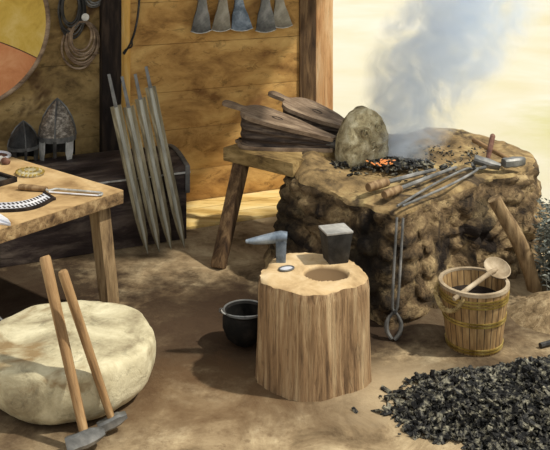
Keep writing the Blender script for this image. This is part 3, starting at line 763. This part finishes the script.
def smith_hammer(label, hd, axis, tip, L, w, r=.014):
    hd, tip = Vector(hd), Vector(tip); d = tip-hd
    o = thing('smith_hammer', label, 'hammer', mat=basis(hd, d, axis), group='hammers on the forge')
    obj('head', lambda bm: hammer_head(bm, L, w), M['iron'], o); n = d.length
    obj('handle', lambda bm: add_tube(bm, [(0,0,-w*.5),(0,0,.03),(0,0,n*.6),(0,0,n-.008),(0,0,n)], [r*.85,r*.9,r*1.1,r*1.1,r*.8], 10), M['rag'] if r > .0145 else M['handle_tan'], o)
smith_hammer('hammer standing on its head with short handle upright on the forge', ft(487,163,.598), (1,.25,.1), ft(481,138,.62)+Vector((0,-.32,.10)), .155, .046, .015)
smith_hammer('hammer lying on the right of the forge with its handle pointing back', ft(514,162,.60), (.8,.55,0), ft(473,140,.632), .15, .05, .0142)
# timber prop
o = obj('timber_prop', lambda bm: add_tube(bm, spline([(1.435,4.97,0),(1.40,4.965,.12),(1.345,4.96,.27),(1.235,4.96,.46),(1.205,4.96,.51)], 4), [.04]*5+[.043]*6+[.038]*6, 14), M['table_leg'])
tag(o, 'stout timber prop leaning against the right side of the forge', 'wooden prop')

# ------------------------------------------------------------------ bucket and ladle
o = thing('bucket', 'wooden staved bucket with brass hoops and rope handle', 'bucket', (.964, 4.36, 0))
H = .30; r0, r1 = .130, .166
def rr(z): return r0 + (r1-r0)*z/H
def bk(bm): add_lathe(bm, [(0,.0),(r0,0),(rr(.15),.15),(r1,H),(r1-.014,H),(rr(.15)-.014,.15),(r0-.01,.03),(0,.03)], 52, wob=lambda a_, z: 1+.006*abs(math.sin(a_*13)))
obj('staves', bk, M['bucket'], o)
obj('lip', lambda bm: add_lathe(bm, [(r1-.015,H-.004),(r1-.015,H+.006),(r1+.003,H+.006),(r1+.003,H-.010)], 52), M['wood_pale'], o)
obj('contents', lambda bm: add_lathe(bm, [(0,.235),(.08,.232),(rr(.23)-.016,.225),(rr(.2)-.016,.2),(0,.2)], 40, wob=lambda a_, z: 1+.0*a_), M['black_wood'], o)
for z in (.010, .024, .140, .154, .232, .247, .262):
    obj('hoop', lambda bm: add_lathe(bm, [(rr(z)+.001,z),(rr(z)+.0055,z),(rr(z+.008)+.0055,z+.008),(rr(z+.008)+.001,z+.008)], 52), M['brass'], o)
def rope(bm):
    P = spline([(-.168,.02,.285), (-.185,.0,.25), (-.165,-.06,.20), (-.125,-.125,.215), (-.10,-.145,.25), (-.085,-.15,.275)], 8)
    for ph in (0, 2.1, 4.2):
        q = []
        for i, p in enumerate(P):
            a2 = i*.9 + ph; q.append(p + Vector((.006*math.cos(a2), .006*math.sin(a2), .006*math.sin(a2+1))))
        add_tube(bm, q, .006, 6)
obj('rope_handle', rope, M['rope'], o)
A, B = Vector((1.0+.085, 4.40, .345)), Vector((.866, 4.215, .318))
o = thing('ladle', 'wooden ladle with round bowl laid across the bucket rim', 'ladle', mat=basis(A, (.12,-.45,.9), B-A))
dL = (B-A).length
def bowl(bm): add_lathe(bm, [(0,-.022),(.035,-.018),(.058,-.004),(.066,.010),(.062,.012),(.052,.0),(.03,-.010),(0,-.014)], 30)
obj('bowl', bowl, M['wood_pale'], o)
obj('handle', lambda bm: add_tube(bm, [(-.0,0,.0),(.05,0,.008),(.10,0,.006),(dL,0,-.004),(dL+.03,0,-.006)], [.009,.012,.011,.0115,.010], 10), M['wood_pale'], o)

# ------------------------------------------------------------------ charcoal heap
hx, hy, rx, ry, hh = 1.24, 3.72, .72, .46, .165
def hr(a2): return 1 + .30*noise.noise(Vector((math.cos(a2)*1.6, math.sin(a2)*1.6, 4))) + .10*noise.noise(Vector((math.cos(a2)*6, math.sin(a2)*6, 9))) + .12*max(0, -math.cos(a2))**6 - .16*max(0, math.sin(a2-2.4))**2 + .16*max(0, math.sin(a2-.3))**3*max(0, math.cos(a2))
def hz(x, y):
    a2 = math.atan2((y-hy)/ry, (x-hx)/rx); e = (((x-hx)/rx)**2 + ((y-hy)/ry)**2)/hr(a2)**2
    return hh*max(0, 1-e)**1.1*(1+.35*noise.noise(Vector((x*5, y*5, 0))))
pts = []
while len(pts) < 6500:
    a2 = random.uniform(0, 6.283); r = random.random()**.5 + abs(random.gauss(0,.04))
    r *= hr(a2)
    x, y = hx+rx*r*math.cos(a2), hy+ry*r*math.sin(a2)
    if (x-.964)**2 + (y-4.36)**2 < .165**2: continue
    pts.append(((x, y, hz(x, y) + random.uniform(.002,.012)), random.choice((.008,.011,.014,.019,.026))))
for i in range(150):
    x, y = .50+abs(random.gauss(0,.10)), 3.70+random.gauss(0,.035)
    pts.append(((x, y, .006), random.uniform(.005,.015)))
o = shards_obj('charcoal_heap', pts, M['coal']); tag(o, 'spread heap of broken black charcoal at the lower right', 'charcoal', kind='stuff')
def hb(bm): add_lathe(bm, [(1.0,0),(.85,.04),(.6,.09),(.3,.13),(0,.142)], 48, wob=lambda a_, z: hr(a_)*.97)
b_ = obj('core', hb, M['coal'], o); b_.location = (hx, hy, 0); b_.scale = (rx*.97, ry*.97, 1)
o = shards_obj('charcoal_crumb', [((.335,3.77,.007), .02)], M['coal']); o.scale = (1,1,.6); tag(o, 'single black charcoal crumb on the bare floor left of the heap', 'charcoal')

# iron bar at far right on the floor
o = obj('iron_bar', lambda bm: add_tube(bm, [(1.27,4.31,.014),(1.46,4.40,.016),(1.7,4.50,.014)], .013, 8), M['iron_dark']); tag(o, 'dark iron bar lying on the floor between earth mound and charcoal', 'iron bar')
# earth mound and weeds right of the forge
def mnd(bm):
    add_lathe(bm, [(1.0,0),(.9,.03),(.7,.09),(.45,.14),(.2,.165),(0,.17)], 48, wob=lambda a_, z: 1+.12*fbm((math.cos(a_), math.sin(a_), z), 2, 3))
    for v in bm.verts: v.co.z = max(0, v.co.z*(1+.25*noise.noise(v.co*4)))
o = obj('earth_mound', mnd, M['mound'], sharp=80); o.location = (1.45, 4.66, 0); o.scale = (.24,.22,.6)
tag(o, 'low mound of loose tan earth to the right of the bucket', 'earth mound')
V, F = [], []
for i in range(2200):
    x, y = 1.60 + random.gauss(0,.09), 5.04 + random.gauss(0,.11)
    if x < 1.455 + .3*max(0, (y-5.0)): continue
    h = random.uniform(.0, .44)*max(.3, 1-abs(x-1.6)*1.6); a2 = random.uniform(0, 6.28); l = random.uniform(.02,.055); wd = l*.22
    d = Vector((math.cos(a2), math.sin(a2), random.uniform(-.5,.9))).normalized(); s = d.cross(Vector((0,0,1))).normalized(); up = Vector((0,0,.004))
    p = Vector((x, y, h+.02)); b0 = len(V)
    V += [p, p+d*l*.5+s*wd+up, p+d*l, p+d*l*.5-s*wd+up, p+d*l*.5-up*1.0]
    F += [(b0,b0+1,b0+2,b0+3), (b0,b0+4,b0+1), (b0+1,b0+4,b0+2), (b0+2,b0+4,b0+3), (b0+3,b0+4,b0)]
me = bpy.data.meshes.new('weeds'); me.from_pydata([tuple(v) for v in V], [], F); me.materials.append(M['weed'])
o = bpy.data.objects.new('weeds', me); C.objects.link(o); tag(o, 'grey green weeds growing at the right foot of the forge', 'weeds', kind='stuff')
def stems(bm):
    rnd = random.Random(3)
    for i in range(60):
        x, y = 1.60 + rnd.gauss(0,.08), 5.04 + rnd.gauss(0,.09)
        if x < 1.48 + .3*max(0, (y-5.0)): continue
        add_tube(bm, [(x,y,0),(x+rnd.uniform(-.02,.02),y,.15),(x+rnd.uniform(-.05,.05),y+rnd.uniform(-.04,.04),rnd.uniform(.25,.44))], [.003,.002,.0015], 4)
obj('stem', stems, M['weed'], o)['kind'] = 'stuff'

# ------------------------------------------------------------------ things hung on the wall
sh = thing('shield', 'large round shield painted yellow and orange hanging on the wall', 'shield', mat=basis(wp(-1.555, 1.365, .045), WN, WU))
# painted board: local x along the wall, local y up
m, nt, b = newmat('painted shield board')
tc = nt.nodes.new('ShaderNodeTexCoord'); sp = nt.nodes.new('ShaderNodeSeparateXYZ'); nt.links.new(tc.outputs['Object'], sp.inputs[0])
def mth(op, a2, b2=None, c2=None):
    n = nt.nodes.new('ShaderNodeMath'); n.operation = op
    for i, v in enumerate((a2, b2, c2)):
        if v is None: continue
        if isinstance(v, (int, float)): n.inputs[i].default_value = v
        else: nt.links.new(v, n.inputs[i])
    return n.outputs[0]
x_, y_ = sp.outputs['X'], sp.outputs['Y']
q = mth('MULTIPLY_ADD', mth('MULTIPLY', x_, mth('ABSOLUTE', x_)), -.38, mth('MULTIPLY_ADD', x_, -.24, -.045))
dlt = mth('SUBTRACT', y_, q)
yel = ramp(nt, tex(nt, 5, (1,1,1), 7, .7, .6), [(.3,(176,142,52)), (.5,(204,172,76)), (.7,(216,190,112))])
org = ramp(nt, tex(nt, 5, (1,1,1), 7, .7, .6, off=(4,4,4)), [(.3,(178,110,66)), (.5,(204,136,88)), (.7,(216,158,112))])
col = mix(nt, org, yel, mth('GREATER_THAN', dlt, 0.0)); col = mix(nt, col, (92,60,36), mth('LESS_THAN', mth('ABSOLUTE', dlt), .004))
nt.links.new(col, b.inputs['Base Color']); b.inputs['Roughness'].default_value = .75; M['shield'] = m
R = .545
obj('board', lambda bm: add_lathe(bm, [(0,0),(R-.01,0),(R-.01,.014),(0,.03)], 96), M['shield'], sh)
obj('rim', lambda bm: add_tube(bm, [(R*math.cos(a_), R*math.sin(a_), .008) for a_ in [2*PI*k/96 for k in range(96)]], .0165, 10, True), M['bellows_wood'], sh)
obj('boss', lambda bm: add_lathe(bm, [(.12,.026),(.09,.032),(.08,.06),(.04,.09),(0,.1)], 32), M['iron'], sh)

def wm(px_t, z, out=.0): return basis(wp(px_t, z, out), WN, WU)
def wt(px):          # distance along the wall for a picture column
    k = (px-275)/900; return (W0.x - k*W0.y)/(k*WU.y - WU.x)
def wz(px, py, out=0):
    p = wp(wt(px), 0, out); return 2.1-(py+90)*p.y/900
# coils of wire on a peg
pg = obj('wall_peg', lambda bm: add_tube(bm, [(0,0,-.002),(0,0,.05),(0,0,.075)], [.022,.022,.026], 16), M['iron_light']); pg.matrix_world = wm(wt(83), wz(83,16), .0)
tag(pg, 'round pale peg in the wall holding the wire coils', 'peg')
def coil(label, cx, cy, rx_, ry_, n, m, seed, out):
    rnd = random.Random(seed)
    o = thing('wire_coil', label, 'wire coil', mat=wm(wt(cx), wz(cx, cy), out), group='wire coils on the wall')
    def f(bm):
        for j in range(n):
            dx, dy, s = rnd.uniform(-.012,.012), -rnd.uniform(0,.014), 1-.065*j
            add_tube(bm, [(dx+rx_*s*math.cos(a_)*(1+.04*math.sin(a_*2+j)), dy+(ry_*(1-s))+ry_*s*math.sin(a_), .007*j-.008+rnd.uniform(-.001,.001)) for a_ in [2*PI*k/44 for k in range(44)]], .0078, 7, True)
    obj('loops', f, m, o)
    obj('binding', lambda bm: add_tube(bm, [(rx_*.85 + .024*math.cos(a_), -ry_*.45, .006+.028*math.sin(a_)) for a_ in [2*PI*k/16 for k in range(16)]], .004, 6, True), m, o)
coil('large oval coil of grey iron wire hanging below the peg', 80, 43, .118, .158, 7, M['bellows_wood'], 1, .03)
coil('coil of brownish wire hanging at upper left of the peg', 70, 12, .085, .16, 6, M['iron_dark'], 2, .045)
coil('small coil of wire at the very top beside the black post', 94, -4, .06, .065, 4, M['iron'], 3, .03)
# forked poker
o = thing('fire_poker', 'thin dark iron poker with forked tip hanging on the ochre wall', 'poker', mat=wm(wt(138), wz(138,0), .02))
def S(px, py): return ((wt(px)-wt(138)), wz(px,py)-wz(138,0), 0)
obj('rod', lambda bm: add_tube(bm, spline([S(139,-22), S(138.5,0), S(136,22), S(131,40), S(123,54)], 5), [.008]*21, 8), M['iron_dark'], o)
obj('prong', lambda bm: add_tube(bm, spline([S(131,40), S(131,46), S(125,49), S(122,53)], 4), .006, 8), M['iron_dark'], o)
obj('ring', lambda bm: add_tube(bm, [(S(139,-28)[0]+.035*math.cos(a_), S(139,-28)[1]+.02+.035*math.sin(a_), 0) for a_ in [2*PI*k/20 for k in range(20)]], .007, 8, True), M['iron_dark'], o)
# rail with axe heads
rz = 1.53
o = obj('iron_rail', lambda bm: add_tube(bm, [wp(.06, rz, .05), wp(.85, rz, .05)], .008, 10), M['iron_dark']); tag(o, 'iron rail on the wall carrying the axe heads', 'rail')
def axe_shape(bm, w0, w1, skew, Lh):
    prof = [(.05, w0*.95, .040), (.03, w0, .042), (-.03, w0*.95, .034), (-.08, w0*.95, .024), (-.14, w0*1.15+.01, .016), (-.19, w0+(w1-w0)*.55, .011), (-Lh+.02, w1*.92, .006), (-Lh, w1, .002)]
    rings = []
    for y, wd, t in prof:
        k = max(0, (-y)/Lh); cx = skew*k*k
        row = []
        for u in (-1,-.5,0,.5,1):
            yy = y - (.018*(1-u*u) if y <= -Lh+.03 else 0)
            row.append((cx+u*wd/2, yy))
        rings.append([bm.verts.new((x, y2, t/2)) for x, y2 in row] + [bm.verts.new((x, y2, -t/2)) for x, y2 in row[::-1]])
    for A, B in zip(rings, rings[1:]):
        for i in range(10): bm.faces.new((A[i], A[(i+1) % 10], B[(i+1) % 10], B[i]))
    bm.faces.new(rings[0][::-1]); bm.faces.new(rings[-1])
ax = [(200, 33, .155, -.01, 'leftmost axe head, blue grey with bright cutting edge, on the wall rail', M['iron']),
      (220, 31, .150, -.015, 'second axe head from the left on the wall rail, paler grey', M['axe_pale']),
      (236, 31, .172, .028, 'middle axe head on the wall rail, blue grey and tilted right', M['iron_blue']),
      (262, 32, .168, .004, 'fourth axe head from the left on the wall rail', M['iron']),
      (276, 28, .160, .035, 'rightmost axe head on the wall rail, its edge swung to the right', M['axe_pale'])]
for i, (px, py, w1, sk, lab, mt) in enumerate(ax):
    Lh = rz - wz(px, py, .05)
    o = thing('axe_head', lab, 'axe head', mat=wm(wt(px), rz-.0, .05 + (.012 if i % 2 else 0)), group='axe heads hung on the rail')
    obj('blade', lambda bm: axe_shape(bm, .062, w1, sk, Lh-.016), mt, o, sharp=25)
    obj('cutting_edge', lambda bm: add_tube(bm, [(sk+u*w1/2, -Lh+.016-.018*(1-u*u), 0) for u in (-1,-.5,0,.5,1)], .0035, 6), M['iron_light'], o)['label'] = 'bright honed edge'
# two iron rods lying at the far left behind the boulder
for k, (y, lab) in enumerate(((4.30,'upper of two grey iron rods leaning at the left edge behind the boulder'), (4.22,'lower of two grey iron rods leaning at the left edge behind the boulder'))):
    a_, b_ = Vector((-1.13-.03*k, y-.05, .005+.0)), Vector((-1.62, y+.02, .42-.03*k))
    o = obj('iron_rod', lambda bm: add_tube(bm, [a_, b_], .010, 8), M['iron']); tag(o, lab, 'iron rod', 'iron rods behind the boulder')

# ------------------------------------------------------------------ smoke
def smk(bm):
    path = spline([(.74,5.47,.56), (.82,5.55,.75), (.93,5.64,.95), (1.05,5.66,1.2), (1.16,5.66,1.4), (1.29,5.66,1.65), (1.42,5.66,1.9)], 5)
    rs = [.28+.22*min(1, i/12)+.004*i for i in range(len(path))]
    add_tube(bm, path, rs, 24, flat=1, hint=Vector((0,1,0)))
sm = obj('smoke', smk, [], None)
m = bpy.data.materials.new('blue smoke'); m.use_nodes = True; nt = m.node_tree; nt.nodes.clear()
out = nt.nodes.new('ShaderNodeOutputMaterial'); pv = nt.nodes.new('ShaderNodeVolumePrincipled'); nt.links.new(pv.outputs[0], out.inputs['Volume'])
pv.inputs['Color'].default_value = (.84,.91,1.0,1); pv.inputs['Anisotropy'].default_value = .1
tc = nt.nodes.new('ShaderNodeTexCoord'); sp = nt.nodes.new('ShaderNodeSeparateXYZ'); nt.links.new(tc.outputs['Object'], sp.inputs[0])
z = sp.outputs['Z']
h = mth('MAXIMUM', mth('SUBTRACT', z, .6), 0)
cx = mth('MULTIPLY_ADD', h, .52, .74); cy = mth('MULTIPLY_ADD', mth('MINIMUM', h, .3), .6, 5.47)
rd = mth('MULTIPLY_ADD', mth('MINIMUM', h, .6), .42, .25)
dd = mth('SQRT', mth('ADD', mth('POWER', mth('SUBTRACT', sp.outputs['X'], cx), 2), mth('POWER', mth('SUBTRACT', sp.outputs['Y'], cy), 2)))
edge = mth('SUBTRACT', 1.0, mth('DIVIDE', dd, rd))
nz = tex(nt, 3.4, (1,1,1), 8, .66, 2.0)
dens = mth('MULTIPLY', mth('MAXIMUM', mth('ADD', mth('MULTIPLY', edge, .9), mth('MULTIPLY_ADD', nz, 6.0, -3.0)), 0), 7)
dens = mth('MULTIPLY', dens, mth('MINIMUM', mth('GREATER_THAN', edge, 0.0), 1.0))
nt.links.new(mth('MULTIPLY', dens, mth('MINIMUM', mth('MULTIPLY', mth('MAXIMUM', edge, 0), 4), 1)), pv.inputs['Density'])
sm.data.materials.append(m)
tag(sm, 'bluish white smoke rising from the coals on the forge', 'smoke', kind='stuff')
scn.cycles.volume_step_rate = 1.0; scn.cycles.volume_bounces = 12
